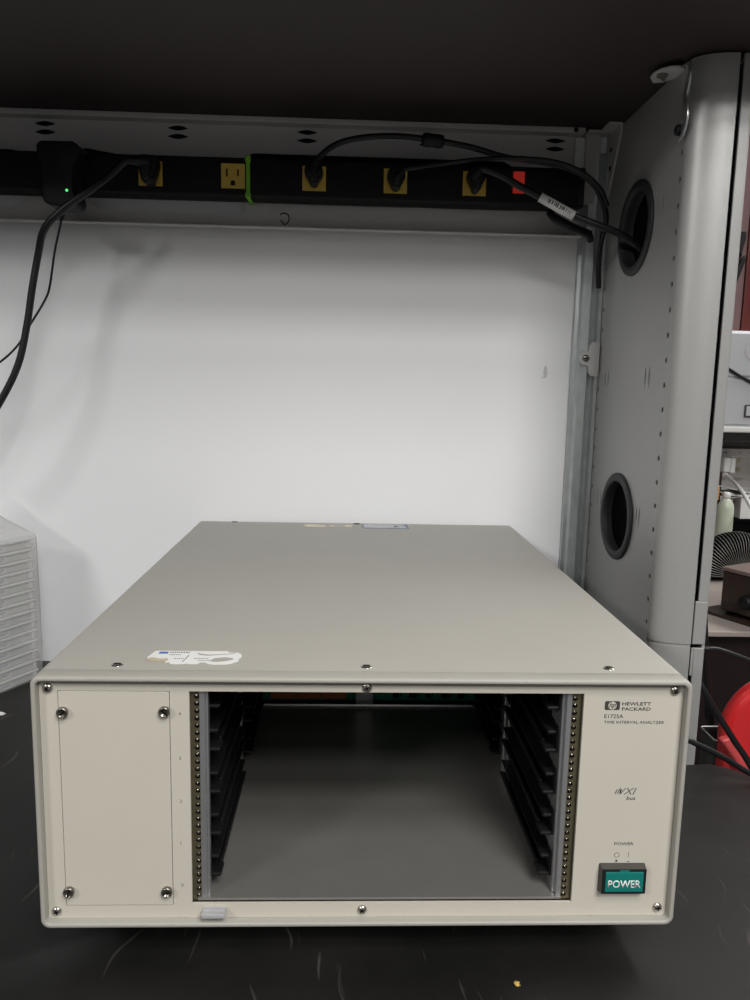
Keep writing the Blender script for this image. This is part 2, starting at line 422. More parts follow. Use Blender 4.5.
# ------------------------------------------------------------------ rail behind the power strip
rl = thing('mounting_rail', 'grey metal rail with lens-shaped slots holding the power strip under the shelf', 'rail', (-.3, .56, .65))
RX0, RX1 = -1.3, .2795
hs = []
for x in (-.561, -.397, -.233, -.071, .083, .245):
    for z in (.7025, .6925): hs.append(lens(x, z, .027, .0062))
hs.append([(-.60, .671), (-.440, .671), (-.430, .669), (-.423, .664), (-.420, .655), (-.420, .620), (-.432, .604), (-.445, .601), (-.60, .601)])
hs.append([(-.361, .655), (-.361, .669), (-.357, .674), (-.346, .6752), (-.290, .6665), (-.150, .6665), (-.150, .601), (-.326, .601), (-.336, .604), (-.350, .622), (-.361, .640)])
hs.append([(-.146, .670), (-.142, .6745), (-.136, .6755), (.18, .6755), (.19, .67), (.19, .615), (-.146, .615)])
bm = B(); plate(bm, [(RX0, .5845), (RX1, .5845), (RX1, .7135), (RX0, .7135)], hs, .0015, XZ(.5607))
box(bm, (RX0, .5470, .5835), (RX1+.004, .5614, .5851), .0006)
box(bm, (RX0, .5440, .7080), (RX1, .5614, .7148), .0012)
obj('rail_plate', bm, M['rail'], rl)
bm = B(); box(bm, (RX0, .5640, .6520), (RX1-.002, .5660, .7130)); obj('slot_shade_strip', bm, M['hole'], rl)  # dark sheet added so the slots and openings read as shaded
bm = B(); lathe(bm, [(.0030, 0), (.0028, .0006)], (.2665, .5438, .7113), (0, -1, 0), 12); obj('flange_hole', bm, M['hole'], rl)  # dark disc painted on the flange for the shade in a hole
bm = B(); tube(bm, [(-.105, .5592, .602), (-.099, .5592, .604), (-.094, .5592, .601), (-.094, .5592, .594), (-.099, .5592, .590), (-.104, .5592, .595)], .0007, 6, 4); obj('scuff_ring', bm, M['hole'], rl)

# bracket joining rail, shelf and panel
br = thing('corner_bracket', 'grey triangular corner bracket under the shelf beside the power strip end', 'bracket', (.305, .555, .7))
bm = B(); prism(bm, [(.5180, .7135), (.5195, .700), (.5600, .6230), (.5700, .6230), (.5710, .7135)], YZ(PX-.0035), 0, .0030, .0008, 2)
box(bm, (.300, .519, .7118), (.3165, .571, .7145), .0006)
obj('side_plate', bm, M['rail'], br)
bm = B(); box(bm, (.2830, .5560, .6250), (.3030, .5585, .7130), .0008); box(bm, (.2830, .545, .7100), (.3140, .5585, .7130), .0006); obj('back_plate', bm, M['rail'], br)
for z in (.668, .690):
    bm = B(); lathe(bm, [(.0030, 0), (.0028, .0008)], (PX-.0036, .549, z), (-1, 0, 0), 12); obj('screw', bm, M['hole'], br)
tag(obj('junction_tab', (lambda b: (box(b, (.2700, .5560, .6700), (.2825, .5580, .7060), .0006), b)[1])(B()), M['whitepl'], base=(.276, .557, .67)), 'small pale tab at the right end of the rail', 'tab')

# shelf support bracket on the panel
hb = thing('support_bracket', 'bent grey shelf bracket with wavy edge screwed to shelf and panel top', 'bracket', (.312, .35, .70))
fl = [(.2905, .372), (.2900, .362), (.2935, .352), (.3010, .345), (.3090, .343), (.3155, .347), (.3170, .352), (.3170, .372), (.3090, .383), (.2990, .386)]
bm = B(); prism(bm, [(x+.001, y-.004) for x, y in fl], XY(0), .7085, .7105, .0005, 2); obj('flange', bm, M['rail'], hb, smooth=40)
wav = [(.3320, .7140), (.3235, .7110), (.3210, .7020), (.3220, .6920), (.3255, .6820), (.3225, .6720), (.3205, .6620), (.3225, .6530), (.3290, .6450), (.3360, .6425)]
fr = [(p.x, p.y) for p in catmull([(a, b, 0) for a, b in wav], 4)]
bk = [(a+.0105-.0045*i/len(fr), b) for i, (a, b) in enumerate(fr)]
fr = [(a-.004, b-.005) for a, b in fr]; bk = [(a-.004, b-.005) for a, b in bk]
bm = B(); prism(bm, fr+bk[::-1], YZ(PX-.0062), 0, .0022, .0005, 2); obj('strap', bm, M['alu'], hb, smooth=40)
bm = B(); lathe(bm, [(.0055, 0), (.0052, .002), (.003, .0034), (0, .0036)], (PX-.0062, .3350, .6480), (-1, 0, 0), 16); box(bm, (PX-.0062, .3305, .6435), (PX, .3395, .6525)); obj('screw', bm, M['black'], hb)
bm = B(); lathe(bm, [(.0060, 0), (.0055, .0015), (.002, .003), (0, .0031)], (.3010, .3600, .7085), (0, 0, -1), 16); box(bm, (.3000, .3590, .7085), (.3020, .3610, SZ)); box(bm, (.2930, .3590, .7047), (.3090, .3615, .7077), .0006, rot=Matrix.Rotation(.9, 3, 'Z').to_4x4()); obj('bolt', bm, M['dsteel'], hb)

# ------------------------------------------------------------------ power strip
ps = thing('power_strip', 'long black power strip with yellow outlets mounted on the grey rail', 'power strip', (-.2, .54, .634))
PF = .5200
ocx = (-.3575, -.258, -.1585, -.060, .0395, .137)
bm = B(); loft(bm, [[(x, y, z) for y, z in rrect(PF, .5592, .6150, .6590, .002, 3)] for x in (-1.0, .2722)]); obj('housing', bm, M['stripm'], ps, smooth=40)
bm = B(); loft(bm, [[(x, y, z) for y, z in rrect(PF-.0012, .5592, .6140, .6600, .003, 3)] for x in (.266, .2742)]); obj('end_cap', bm, M['black'], ps, smooth=40)
for cx in ocx:
    cz = .637
    sl = [[(cx-.0075-.0011, cz-.001), (cx-.0075+.0011, cz-.001), (cx-.0075+.0011, cz+.0085), (cx-.0075-.0011, cz+.0085)],
          [(cx+.0060-.0010, cz+.0), (cx+.0060+.0010, cz+.0), (cx+.0060+.0010, cz+.0078), (cx+.0060-.0010, cz+.0078)],
          [(cx-.0032, cz-.0110), (cx+.0026, cz-.0110)]+[(cx-.0003+.0029*math.cos(a), cz-.0075+.0029*math.sin(a)) for a in [PI*i/8 for i in range(9)]]]
    bm = B(); plate(bm, [(cx-.0143, cz-.0143), (cx+.0143, cz-.0143), (cx+.0143, cz+.0143), (cx-.0143, cz+.0143)], sl, .0016, XZ(PF-.0006))
    obj('outlet', bm, M['yellow'], ps, label='square yellow outlet face')
bm = B(); box(bm, (.1815, PF-.0018, .6245), (.2010, PF+.001, .6545), .001); obj('switch_frame', bm, M['black'], ps)
bm = B(); prism(bm, [(.1845, .6268), (.1985, .6268), (.1985, .6522), (.1845, .6522)], XZ(PF-.0015), 0, .0030, .0008, 2); obj('rocker_switch', bm, M['redlit'], ps, label='lit red rocker switch')

ct = thing('cable_tie', 'bright green cable tie wrapped round the power strip beside the bare outlet', 'cable tie', (-.14, .54, .634))
bm = B(); TX0, TX1 = -.1427, -.1378
box(bm, (TX0, PF-.0016, .6125), (TX1, PF-.0003, .6612), .0003); box(bm, (TX0, PF-.0016, .6600), (TX1, .5594, .6612), .0003); box(bm, (TX0, PF-.0016, .6123), (TX1, .5594, .6137), .0003); obj('band', bm, M['green'], ct)
bm = B(); box(bm, (TX0-.001, PF-.0052, .6535), (TX1+.001, PF-.0014, .6600), .0008); box(bm, (TX0+.0012, PF-.0066, .6555), (TX1-.0012, PF-.005, .6580), .0003); obj('buckle', bm, M['green'], ct)
bm = B(); box(bm, (TX0-.0008, PF-.0040, .6125), (TX1+.0008, PF-.0014, .6180), .0008); obj('tail', bm, M['green'], ct)

# ------------------------------------------------------------------ adapter and cords
ad = thing('power_adapter', 'black plug-in adapter with green light on the power strip, left', 'power adapter', (-.3570, .5, .625))
oa = [(-.3790, .6560), (-.3740, .6600), (-.3370, .6605), (-.3300, .6560), (-.3300, .6480), (-.3375, .6300), (-.3380, .6100), (-.3345, .5960), (-.3370, .5900), (-.3480, .5870), (-.3640, .5880), (-.3730, .5920), (-.3745, .6000), (-.3745, .6250), (-.3785, .6450)]
bm = B(); prism(bm, oa, XZ(.5192), 0, .0400, .006, 4); obj('body', bm, M['black'], ad, smooth=50)
bm = B(); prism(bm, [(-.3300, .6450), (-.3300, .6540), (-.3360, .6580), (-.3360, .6400)], XZ(.5192), 0, .020, .002, 2); obj('side_rib', bm, M['black'], ad, smooth=50)
bm = B(); lathe(bm, [(.0016, 0), (.0014, .0008), (.0006, .0012), (0, .0013)], (-.3450, .4793, .6055), (0, -1, 0), 12); obj('light', bm, M['led'], ad, label='small green indicator light')
bm = B(); tube(bm, [(-.3565, .4970, .5960), (-.3573, .497, .589), (-.3604, .500, .5738), (-.3695, .502, .5416), (-.3782, .505, .5009), (-.3849, .505, .483), (-.4042, .505, .4527), (-.4177, .500, .4282), (-.4381, .495, .4072), (-.4728, .490, .3848), (-.53, .48, .36)], .0014, 8, 8)
tube(bm, [(-.3562, .497, .592), (-.3570, .4972, .586), (-.3592, .499, .576)], lambda t: .0042-.0018*t, 10, 4); obj('cord', bm, M['cord'], ad)

def plug_outline(cx, z0, z1, wt, wb):
    pts = [(cx-wt/2, z1-.004), (cx-wt/2+.003, z1), (cx+wt/2-.003, z1), (cx+wt/2, z1-.004), (cx+wt/2, z1-.010)]
    for k in range(9):
        a = math.radians(0-180*k/8); pts.append((cx+wb/2*math.cos(a), z0+wb/2+wb/2*math.sin(a)))
    pts.append((cx-wt/2, z1-.010)); return pts

def power_cord(label, cx, pts, rad, wt, wb, z0, z1, extra=None):
    t = thing('power_cable', label, 'power cable', (cx, .515, .637), 'power cables on the power strip')
    bm = B(); prism(bm, plug_outline(cx, z0, z1, wt, wb), XZ(PF-.0015), 0, .022, .002, 3)
    prism(bm, plug_outline(cx, z0+.003, z1-.002, wt*.62, wb*.7), XZ(PF-.0215), 0, .0105, .002, 3); obj('plug', bm, M['black'], t, smooth=50)
    bm = B(); tube(bm, pts, rad, 12, 8); obj('cord', bm, M['cord'], t)
    bm = B(); tube(bm, [pts[0], (Vector(pts[0])+Vector(pts[1]))/2, pts[1]], lambda q: rad*1.7-rad*.6*q, 12, 6); obj('strain_relief', bm, M['black'], t)
    return t

CORD_A = [(-.2541, .492, .644), (-.2745, .484, .6425), (-.295, .48, .624), (-.316, .470, .604), (-.348, .468, .5805), (-.3700, .472, .5595), (-.3825, .483, .5324), (-.3921, .485, .4923), (-.3998, .485, .4514), (-.4117, .483, .4039), (-.4339, .480, .3593), (-.4637, .475, .3133), (-.5048, .470, .2767)]
CORD_B = [(-.0600, .488, .6343), (-.0554, .486, .6496), (-.0345, .488, .6676), (-.0052, .490, .6769), (.0362, .493, .6813), (.0807, .497, .6795), (.127, .5, .6739), (.1698, .5, .6638), (.2186, .5, .6585), (.2552, .498, .6499), (.2774, .5, .6372), (.2932, .507, .6196), (.3023, .515, .5979), (.3025, .530, .573), (.3070, .548, .548), (.3100, .5525, .520)]
CORD_C = [(.0383, .488, .6328), (.0475, .486, .6416), (.0605, .487, .645), (.0907, .492, .6512), (.1389, .492, .6581), (.1875, .488, .6597), (.2296, .485, .6555), (.2606, .484, .6446), (.285, .490, .6285), (.2967, .495, .6105)]
CORD_D = [(.1302, .488, .6355), (.1384, .482, .6444), (.1604, .478, .6375), (.184, .474, .6243), (.2075, .470, .6121), (.2266, .468, .602), (.2481, .466, .5909), (.2794, .465, .5803), (.3067, .466, .5711), (.3314, .468, .5561), (.3442, .470, .5417), (.3540, .473, .520)]
power_cord('thick black cord looping down left in front of the wall from the strip', -.2570, CORD_A, .0042, .024, .015, .6205, .6530)
tB = power_cord('black cord with round bead arching over the strip from the middle outlet', -.0600, CORD_B, .0034, .022, .011, .6250, .6480)
bm = B(); FA, FB = Vector((.0687, .4965, .6801)), Vector((.0952, .4975, .6778)); d = (FB-FA).normalized(); L = (FB-FA).length
lathe(bm, [(.0040, 0), (.0068, .001), (.0076, .004), (.0076, L-.004), (.0068, L-.001), (.0040, L)], FA, d, 16); obj('bead', bm, M['black'], tB)
power_cord('thin black cord lying along the strip top from the fourth yellow outlet', .0395, CORD_C, .0026, .021, .013, .6235, .6470)
tD = power_cord('black cord with white printed label running into the upper grommet', .1370, CORD_D, .0042, .022, .010, .6235, .6500)
LA, LB = Vector((.2075, .470, .6121)), Vector((.2481, .466, .5909)); d = (LB-LA).normalized()
bm = B(); lathe(bm, [(.0055, 0), (.0055, (LB-LA).length)], LA, d, 20); obj('cord_label', bm, M['white'], tD, label='white wrapped cord label')
# printed bars and digits on the sleeve (illegible small print in the photo)
up = Vector((0, -1, 0)); up = (up-d*up.dot(d)).normalized(); sd = d.cross(up)
bm = B()
def sleeve_bar(s, w, a0, a1):
    rr = .00565; pa = []
    for q in range(5):
        a = math.radians(a0+(a1-a0)*q/4); pa.append((up*math.cos(a)+sd*math.sin(a))*rr)
    for q in range(4):
        v = [bm.verts.new(LA+d*s+pa[q]), bm.verts.new(LA+d*(s+w)+pa[q]), bm.verts.new(LA+d*(s+w)+pa[q+1]), bm.verts.new(LA+d*s+pa[q+1])]; bm.faces.new(v)
random.seed(3); s = .010
while s < .040:
    w = random.choice((.0007, .0011, .0016)); sleeve_bar(s, w, -18, 22+random.choice((0, 8))); s += w+random.choice((.0006, .001, .0018))
obj('label_print', bm, M['ink'], tD)
bm = B(); tube(bm, [(.2330, .525, .6080), (.2411, .520, .5965), (.2560, .518, .5890), (.2720, .520, .5850), (.2850, .526, .5810), (.2900, .534, .5770)], .0045, 10, 6)
tube(bm, [(.2360, .530, .6065), (.2450, .528, .6010), (.2620, .527, .5925), (.2900, .535, .5850)], .0040, 10, 6)
tag(obj('cord_bundle', bm, M['cord'], base=(.265, .525, .59)), 'folded black cord end tucked under the power strip by the corner bracket', 'cord')

# ------------------------------------------------------------------ the instrument
H0, H1, HW, DP = .0265, .2026, .2138, .561
IN = thing('instrument_chassis', 'grey and cream rack instrument with empty card cage and teal power key', 'instrument', (0, .28, 0))
def body_loop(off, y): return [(x, y, z) for x, z in rrect(-HW+off, HW-off, H0+off, H1-off, max(.0062-off*.7, .0022), 6)]
bm = B()
loft(bm, [body_loop(.004, DP-.002), body_loop(.004, DP), body_loop(.0012, DP), body_loop(0, DP-.0015), body_loop(0, .0140), body_loop(.00013, .0137), body_loop(.00013, .0132), body_loop(0, .0129), body_loop(0, .0022), body_loop(.0004, .0009), body_loop(.0012, .0001), body_loop(.0027, .0001), body_loop(.0034, .0006), body_loop(.0036, .0014), body_loop(.0036, .0120)], cap0=True, cap1=False)
obj('outer_case', bm, M['case'], IN, smooth=50)
FY = .0060       # front panel face
OX0, OX1, OZ0, OZ1 = -.1146, .1438, .0403, .1910
fx0, fx1, fz0, fz1 = -.2100, .2100, .0303, .1989
bm = B(); plate(bm, [(fx0, fz0), (fx1, fz0), (fx1, fz1), (fx0, fz1)], [[(OX0, OZ0), (OX1, OZ0), (OX1, OZ1), (OX0, OZ1)], [(-.1985, .0395), (-.1270, .0395), (-.1270, .1910), (-.1985, .1910)]], .0022, XZ(FY+.0011)); obj('front_panel', bm, M['cream'], IN)
# blank cover with four captive screws
bm = B(); box(bm, (-.1981, FY-.0003, .0399), (-.1274, FY+.0018, .1906), .0003); cv = obj('cover_plate', bm, M['cream'], IN)
for x, z in ((-.1950, .1771), (-.1302, .1779), (-.1955, .0509), (-.1309, .0507)):
    bm = B(); lathe(bm, [(.0030, 0), (.0030, .0012), (.0037, .0014), (.0037, .0030), (.0030, .0036), (.0026, .0036), (.0024, .0026), (.0, .0024)], (x, FY-.0003, z), (0, -1, 0), 18)
    box(bm, (x-.0026, FY-.0040, z-.0004), (x+.0026, FY-.0034, z+.0004), mi=1, rot=Matrix.Rotation(random.uniform(0, 3), 3, 'Y').to_4x4())
    obj('captive_screw', bm, [M['dsteel'], M['hole']], cv)
def pan_screw(x, y, z, axis, r=.0033):
    bm = B(); lathe(bm, [(r, 0), (r, .0006), (r*.86, .0013), (r*.55, .0018), (0, .0020)], (x, y, z), axis, 20)
    ax = Vector(axis); c = Vector((x, y, z))+ax*.00175; rot = random.uniform(0, 1.5)
    for q in (0, PI/2):
        if abs(ax.y) > .5: box(bm, c-Vector((r*.5, .0005, .0004)), c+Vector((r*.5, .0005, .0004)), mi=1, rot=Matrix.Rotation(rot+q, 3, 'Y').to_4x4())
        else: box(bm, c-Vector((r*.5, .0004, .0003)), c+Vector((r*.5, .0004, .0003)), mi=1, rot=Matrix.Rotation(rot+q, 3, 'Z').to_4x4())
    return obj('screw', bm, [M['steel'], M['hole']], IN)
for x, z in ((-.2045, .1928), (.0003, .1945), (.2040, .1937), (-.2047, .0357), (.0001, .0357), (.2040, .0367)): pan_screw(x, FY, z, (0, -1, 0))
for x in (-.1645, .0003, .1646):
    bm = B(); lathe(bm, [(.0042, 0), (.0040, .0004), (.0024, .0009), (0, .0010)], (x, .0217, H1-.0001), (0, 0, 1), 18); box(bm, (x-.0022, .0212, H1+.0006), (x+.0022, .0222, H1+.0012), mi=1); obj('case_screw', bm, [M['steel'], M['hole']], IN)
for x in (-.17, .17):
    for y in (.06, .50):
        bm = B(); lathe(bm, [(.011, 0), (.012, .002), (.012, .020), (.014, H0+.0005)], (x, y, 0), (0, 0, 1), 20); obj('foot', bm, M['black'], IN)

# card cage -----------------------------------------------------------
IX0, IX1, IY1, IZ0 = -.1085, .1345, .3170, .0425
bm = B()
box(bm, (IX0-.003, FY+.0028, IZ0-.0018), (IX1+.003, IY1, IZ0), .0004)
obj('floor_plate', bm, M['tray'], IN)
bm = B(); nf = 8; L0 = []; L1 = []
for k in range(nf+1):   # upturned, rounded rear edge of the plate
    a = PI/2*k/nf; L0.append((IY1+.004*math.sin(a), IZ0+.004-.004*math.cos(a)))
for y, z in L0[::-1]: L1.append((y+.0012, z-.0002))
loft(bm, [[(x, y, z) for y, z in L0+L1] for x in (IX0+.006, IX1-.006)])
obj('plate_lip', bm, M['alu'], IN, smooth=40)  # brighter metal than its plate: a highlight put into the lip's colour
bm = B(); box(bm, (IX0-.002, FY+.02, IZ0), (IX0, IY1+.02, .196)); obj('side_wall', bm, M['black'], IN)  # left wall coloured black to put the cage's shade into it
bm = B(); box(bm, (IX1, FY+.02, IZ0), (IX1+.002, IY1+.02, .196)); obj('side_wall', bm, M['tray'], IN)  # right wall made lighter grey to bounce light into the cage
# threaded strips with real holes, on both sides of the opening
for xc, x0, x1 in ((-.1106, -.1165, -.1088), (.1392, .1372, .1460)):
    hl = [circ(xc, .0435+.00508*k, .0018, 8) for k in range(30)]
    bm = B(); plate(bm, [(x0, OZ0), (x1, OZ0), (x1, OZ1+.002), (x0, OZ1+.002)], hl, .0012, XZ(FY+.0045))
    box(bm, (x0, FY+.0058, OZ0), (x1, FY+.0064, OZ1+.002), mi=1)
    ts = obj('threaded_strip', bm, [M['chromate'], M['hole']], IN, label='yellowish metal strip with a row of small holes')
    bm = B()
    for k in range(30): lathe(bm, [(.0009, 0), (.0007, .0003), (0, .0004)], (xc, FY+.0042, .0443+.00508*k), (0, -1, 0), 8)
    o = obj('thread_row', bm, M['steel'], ts)
# aluminium extrusions
bm = B(); box(bm, (-.1088, FY+.0035, IZ0), (-.1052, FY+.016, .196), .0003); box(bm, (-.1054, FY+.0050, IZ0), (-.1044, FY+.014, .196), .0003); box(bm, (-.1045, FY+.0037, IZ0), (-.1032, FY+.009, .196), .0003); obj('extrusion', bm, M['alu'], IN)
bm = B(); box(bm, (.1338, FY+.0040, IZ0), (.1374, FY+.016, .196), .0004); box(bm, (.1318, FY+.0075, IZ0), (.1340, FY+.022, .196), .0007); box(bm, (.1326, FY+.018, IZ0), (.1342, FY+.034, .196), .0005); obj('extrusion', bm, M['alu'], IN)
for xw, s in ((IX0, 1), (IX1, -1)):
    for yb in (.166, .182):
        bm = B(); box(bm, (min(xw, xw+s*.0035), yb, IZ0), (max(xw, xw+s*.0035), yb+.008, .196), .0005); obj('upright', bm, M['alu'], IN)
# black card guides: U channels with flared mouths
gz = (.1854, .1549, .1244, .0940, .0635)
for xw, s in ((IX0, 1), (IX1, -1)):
    for z in gz:
        for y0, y1 in ((.0200, .1600), (.1980, .3120)):
            bm = B()
            def gb(a, b, c0, c1, e0, e1, bv=.0006): box(bm, (min(xw+s*a, xw+s*b), c0, e0), (max(xw+s*a, xw+s*b), c1, e1), bv)
            gb(-.001, .0020, y0, y1, z-.0105, z+.0065)
            gb(.0015, .0105, y0+.004, y1, z-.0105, z-.0088)
            gb(.0015, .0095, y0+.004, y1, z+.0008, z+.0022)
            gb(.0085, .0105, y0+.010, y1-.004, z-.0095, z-.0062)
            gb(.0015, .0115, y0-.002, y0+.012, z-.0115, z-.0085, .0012)
            gb(.0015, .0100, y0-.001, y0+.008, z+.0012, z+.0042, .0012)
            gb(-.001, .0040, y0-.003, y0+.006, z-.0110, z+.0070, .001)
            obj('card_guide', bm, M['black'], IN)
# circuit board at the back and the bright centre bracket
bm = B(); box(bm, (IX0-.010, .3400, .0430), (IX1+.010, .3420, .1950)); pb = obj('backplane', bm, M['pcb'], IN, label='green circuit board at the back of the cage')
for r, z in enumerate((.0515, .0830, .1135, .1440)):
    for x0 in (-.094, -.066, -.0385):
        bm = B(); box(bm, (x0, .3335, z-.0045), (x0+.0265, .3400, z+.0045), .0006)
        for q in range(7): box(bm, (x0+.002+q*.0034, .3328, z-.0028), (x0+.0042+q*.0034, .3337, z+.0028))
        obj('connector', bm, M['connector'], pb, label='brown slot connector')
    for x0 in (.040, .058, .076, .094, .112):
        bm = B(); w = random.uniform(.006, .013); box(bm, (x0, .3365, z-.0040), (x0+w, .3400, z+.0035), .0005)
        for q in range(3): box(bm, (x0+w+.001, .338, z-.003+q*.003), (x0+w+.003, .340, z-.0015+q*.003))
        obj('chip', bm, M['black'], pb)
bm = B(); box(bm, (-.0010, .3290, .0450), (.0180, .3310, .1950), .0006); box(bm, (-.0010, .3290, .0430), (.0180, .3400, .0450), .0004); obj('centre_bracket', bm, M['alu'], IN)

# power key -----------------------------------------------------------
bx0, bx1, bz0, bz1 = .1612, .1932, .0490, .0698
bm = B(); loft(bm, [[(x, FY, z) for x, z in rrect(bx0, bx1, bz0, bz1, .001, 2)], [(x, FY-.0015, z) for x, z in rrect(bx0+.0003, bx1-.0003, bz0+.0002, bz1-.0004, .001, 2)], [(x, FY-.0048, z) for x, z in rrect(.1621, .1925, .0503, .0684, .0008, 2)]]); bz = obj('switch_bezel', bm, M['bezel'], IN, label='charcoal key surround')
KY = FY-.0048
kx0, kx1, kz0, kz1 = .1621, .1925, .0503, .0684
bm = B(); box(bm, (kx0, KY-.0006, kz0), (kx1, KY+.0004, kz1), .0002); obj('key_frame', bm, M['bezel2'], bz)
bm = B(); box(bm, (kx0+.0022, KY-.0016, kz0+.0021), (kx1-.0022, KY, kz1-.0018), .0004)
xm = (kx0+kx1)/2; prism(bm, [(xm-.0042, kz1-.0022), (xm-.0030, kz1-.0006), (xm+.0030, kz1-.0006), (xm+.0042, kz1-.0022)], XZ(KY), 0, .0013)
obj('key', bm, M['teal'], bz, label='teal key')
bm = B(); text(bm, 'POWER', kx0+.0040, kz0+.0052, .0056, KY-.0016, width=(kx1-kx0)-.0080, bold=.012); obj('lettering', bm, M['white'], bz, label='white word on the key')
# printing on the front panel ------------------------------------------
PY = FY-.00005
for d_, z in zip('43210', (.1758, .1451, .1149, .0849, .0543)):
    bm = B(); text(bm, d_, -.1216, z-.0011, .0022, PY, thick=.0001); obj('lettering', bm, M['ink2'], IN)
lg = B(); loft(lg, [[(x, y, z) for x, z in rrect(.1578, .1679, .1799, .1860, .0010, 3)] for y in (PY, PY-.00012)]); logo = obj('logo', lg, M['ink'], IN)
bm = B(); lathe(bm, [(.00275, 0), (.00275, .0001)], (.16285, PY-.00013, .18295), (0, -1, 0), 24); obj('logo_disc', bm, M['cream'], logo)
bm = B(); text(bm, 'hp', .1606, .1806, .0048, PY-.00024, width=.0045, shear=.35, thick=.0001, bold=.01); obj('lettering', bm, M['ink'], logo)
for tx, x, z, h, w, b in (('HEWLETT', .1694, .1831, .0023, .0193, .012), ('PACKARD', .1694, .1795, .0023, .0193, .012), ('E1725A', .1580, .1742, .0026, .0127, .0), ('TIME INTERVAL ANALYZER', .1581, .1704, .0019, .0404, .0), ('POWER', .1709, .0829, .0021, .0132, .0)):
    bm = B(); text(bm, tx, x, z, h, PY, width=w, thick=.0001, bold=b); obj('lettering', bm, M['ink'], IN)
bm = B(); text(bm, 'VXI', .1718, .1199, .0047, PY, width=.0116, shear=.35, thick=.0001, bold=.0)
for k in range(3):
    x = .1684+k*.0016; prism(bm, [(x, .1205), (x+.0008, .1205), (x+.0022, .1236), (x+.0014, .1236)], XZ(PY), 0, .0001)
obj('logo', bm, M['ink2'], IN, label='slanted grey emblem')
bm = B(); text(bm, 'bus', .1768, .1160, .0026, PY, width=.0062, shear=.2, thick=.0001, bold=.006); obj('lettering', bm, M['ink'], IN)
bm = B(); ring(bm, [(.0018, 0), (.0018, .0001), (.00155, .0001), (.00155, 0)], (.1731, PY, .0757), (0, -1, 0), 24)
box(bm, (.18095, PY-.0001, .0739), (.18120, PY, .0776))
prism(bm, [(.1724, .0706), (.1738, .0706), (.1738, .0715), (.1734, .0722), (.1728, .0722), (.1724, .0715)], XZ(PY), 0, .0001); box(bm, (.1804, PY-.0001, .0705), (.1822, PY, .0709)); obj('switch_symbols', bm, M['ink'], IN)
# grey pull tag under the opening
bm = B(); box(bm, (-.1075, -.0014, .0345), (-.0915, FY, .0376), .0006); box(bm, (-.1072, .0022, .0372), (-.0918, FY, .0383), .0004); obj('pull_tag', bm, M['tag'], IN, label='small grey pull tag below the opening')
# stickers on top
def onlid(name, outline, m, z=0.0, th=.0002, label=None, parent=None):
    bm = B(); prism(bm, outline, XY(0), H1+z, H1+z+th); return obj(name, bm, m, parent or IN, label=label)
st = onlid('sticker', [(-.1480, .0330), (-.1486, .0365), (-.1462, .0480), (-.1440, .0489), (-.0960, .0489), (-.0950, .0465), (-.0882, .0460), (-.0872, .0440), (-.0860, .0435), (-.0850, .0385), (-.0862, .0340), (-.0862, .0290), (-.0885, .0275), (-.0900, .0250), (-.0945, .0235), (-.1020, .0232), (-.1060, .0245), (-.1075, .0268), (-.1110, .0275), (-.1128, .0238), (-.1180, .0240), (-.1200, .0250), (-.1215, .0240), (-.1265, .0235), (-.1305, .0240), (-.1318, .0270), (-.1345, .0265), (-.1350, .0300), (-.1400, .0290), (-.1440, .0320)], M['paper'], label='torn white paper sticker')
onlid('torn_patch', [(-.1484, .0305), (-.1482, .0335), (-.1440, .0355), (-.1400, .0330), (-.1345, .0335), (-.1332, .0305), (-.1345, .0285), (-.1400, .0280)], M['tan'], .0002, parent=st)
onlid('torn_patch', [(-.1055, .0290), (-.1030, .0345), (-.0960, .0365), (-.0905, .0350), (-.0900, .0325), (-.0950, .0290), (-.1010, .0275)], M['case'], .0002, parent=st)
onlid('torn_patch', [(-.1165, .0445), (-.1140, .0405), (-.1080, .0395), (-.0920, .0430), (-.0900, .0450), (-.0960, .0430), (-.1080, .0415), (-.1130, .0430)], M['case'], .0002, parent=st)
onlid('blue_print', [(-.1428, .0430), (-.1424, .0466), (-.1365, .0466), (-.1365, .0430)], M['bluep'], .0002, parent=st)
bm = B()
for x0, x1, y, h in ((-.1355, -.1220, .0450, .0018), (-.1350, -.1270, .0405, .0012), (-.1300, -.1230, .0330, .0010), (-.1165, -.1080, .0335, .0010), (-.1130, -.1050, .0300, .0010)):
    x = x0
    while x < x1:
        w = random.uniform(.0006, .0015); box(bm, (x, y, H1+.0002), (x+w, y+h, H1+.0003)); x += w+.0005
tube(bm, [(-.1232, .027, H1+.0003), (-.1220, .034, H1+.0003), (-.1214, .040, H1+.0003)], .00025, 5, 2)
obj('fine_print', bm, M['ink2'], st)
onlid('sticker', [(-.0705, .5330), (-.0690, .5465), (-.0520, .5465), (-.0505, .5425), (-.0420, .5420), (-.0415, .5300), (-.0650, .5290)], M['ivory'], label='torn ivory sticker at the rear edge')
s2 = onlid('sticker', [(-.0375, .5300), (-.0360, .5460), (-.0060, .5460), (-.0060, .5300), (-.0230, .5290)], M['case'], label='worn sticker at the rear edge')
onlid('torn_patch', [(-.0160, .5310), (-.0160, .5440), (-.0065, .5440), (-.0062, .5310)], M['ivory'], .0002, parent=s2)
onlid('torn_patch', [(-.0360, .5310), (-.0345, .5400), (-.0300, .5430), (-.0305, .5340)], M['ivory'], .0002, parent=s2)
s3 = onlid('sticker', [(.0080, .5230), (.0070, .5570), (.0680, .5570), (.0690, .5230)], M['navy'], label='blue-edged label at the rear edge')
onlid('label_face', [(.0095, .5275), (.0088, .5525), (.0660, .5525), (.0480, .5275)], M['bluegrey'], .0002, parent=s3)
onlid('label_stamp', [(.0495, .5280), (.0505, .5420), (.0640, .5420), (.0660, .5280)], M['bluegrey'], .0002, parent=s3)
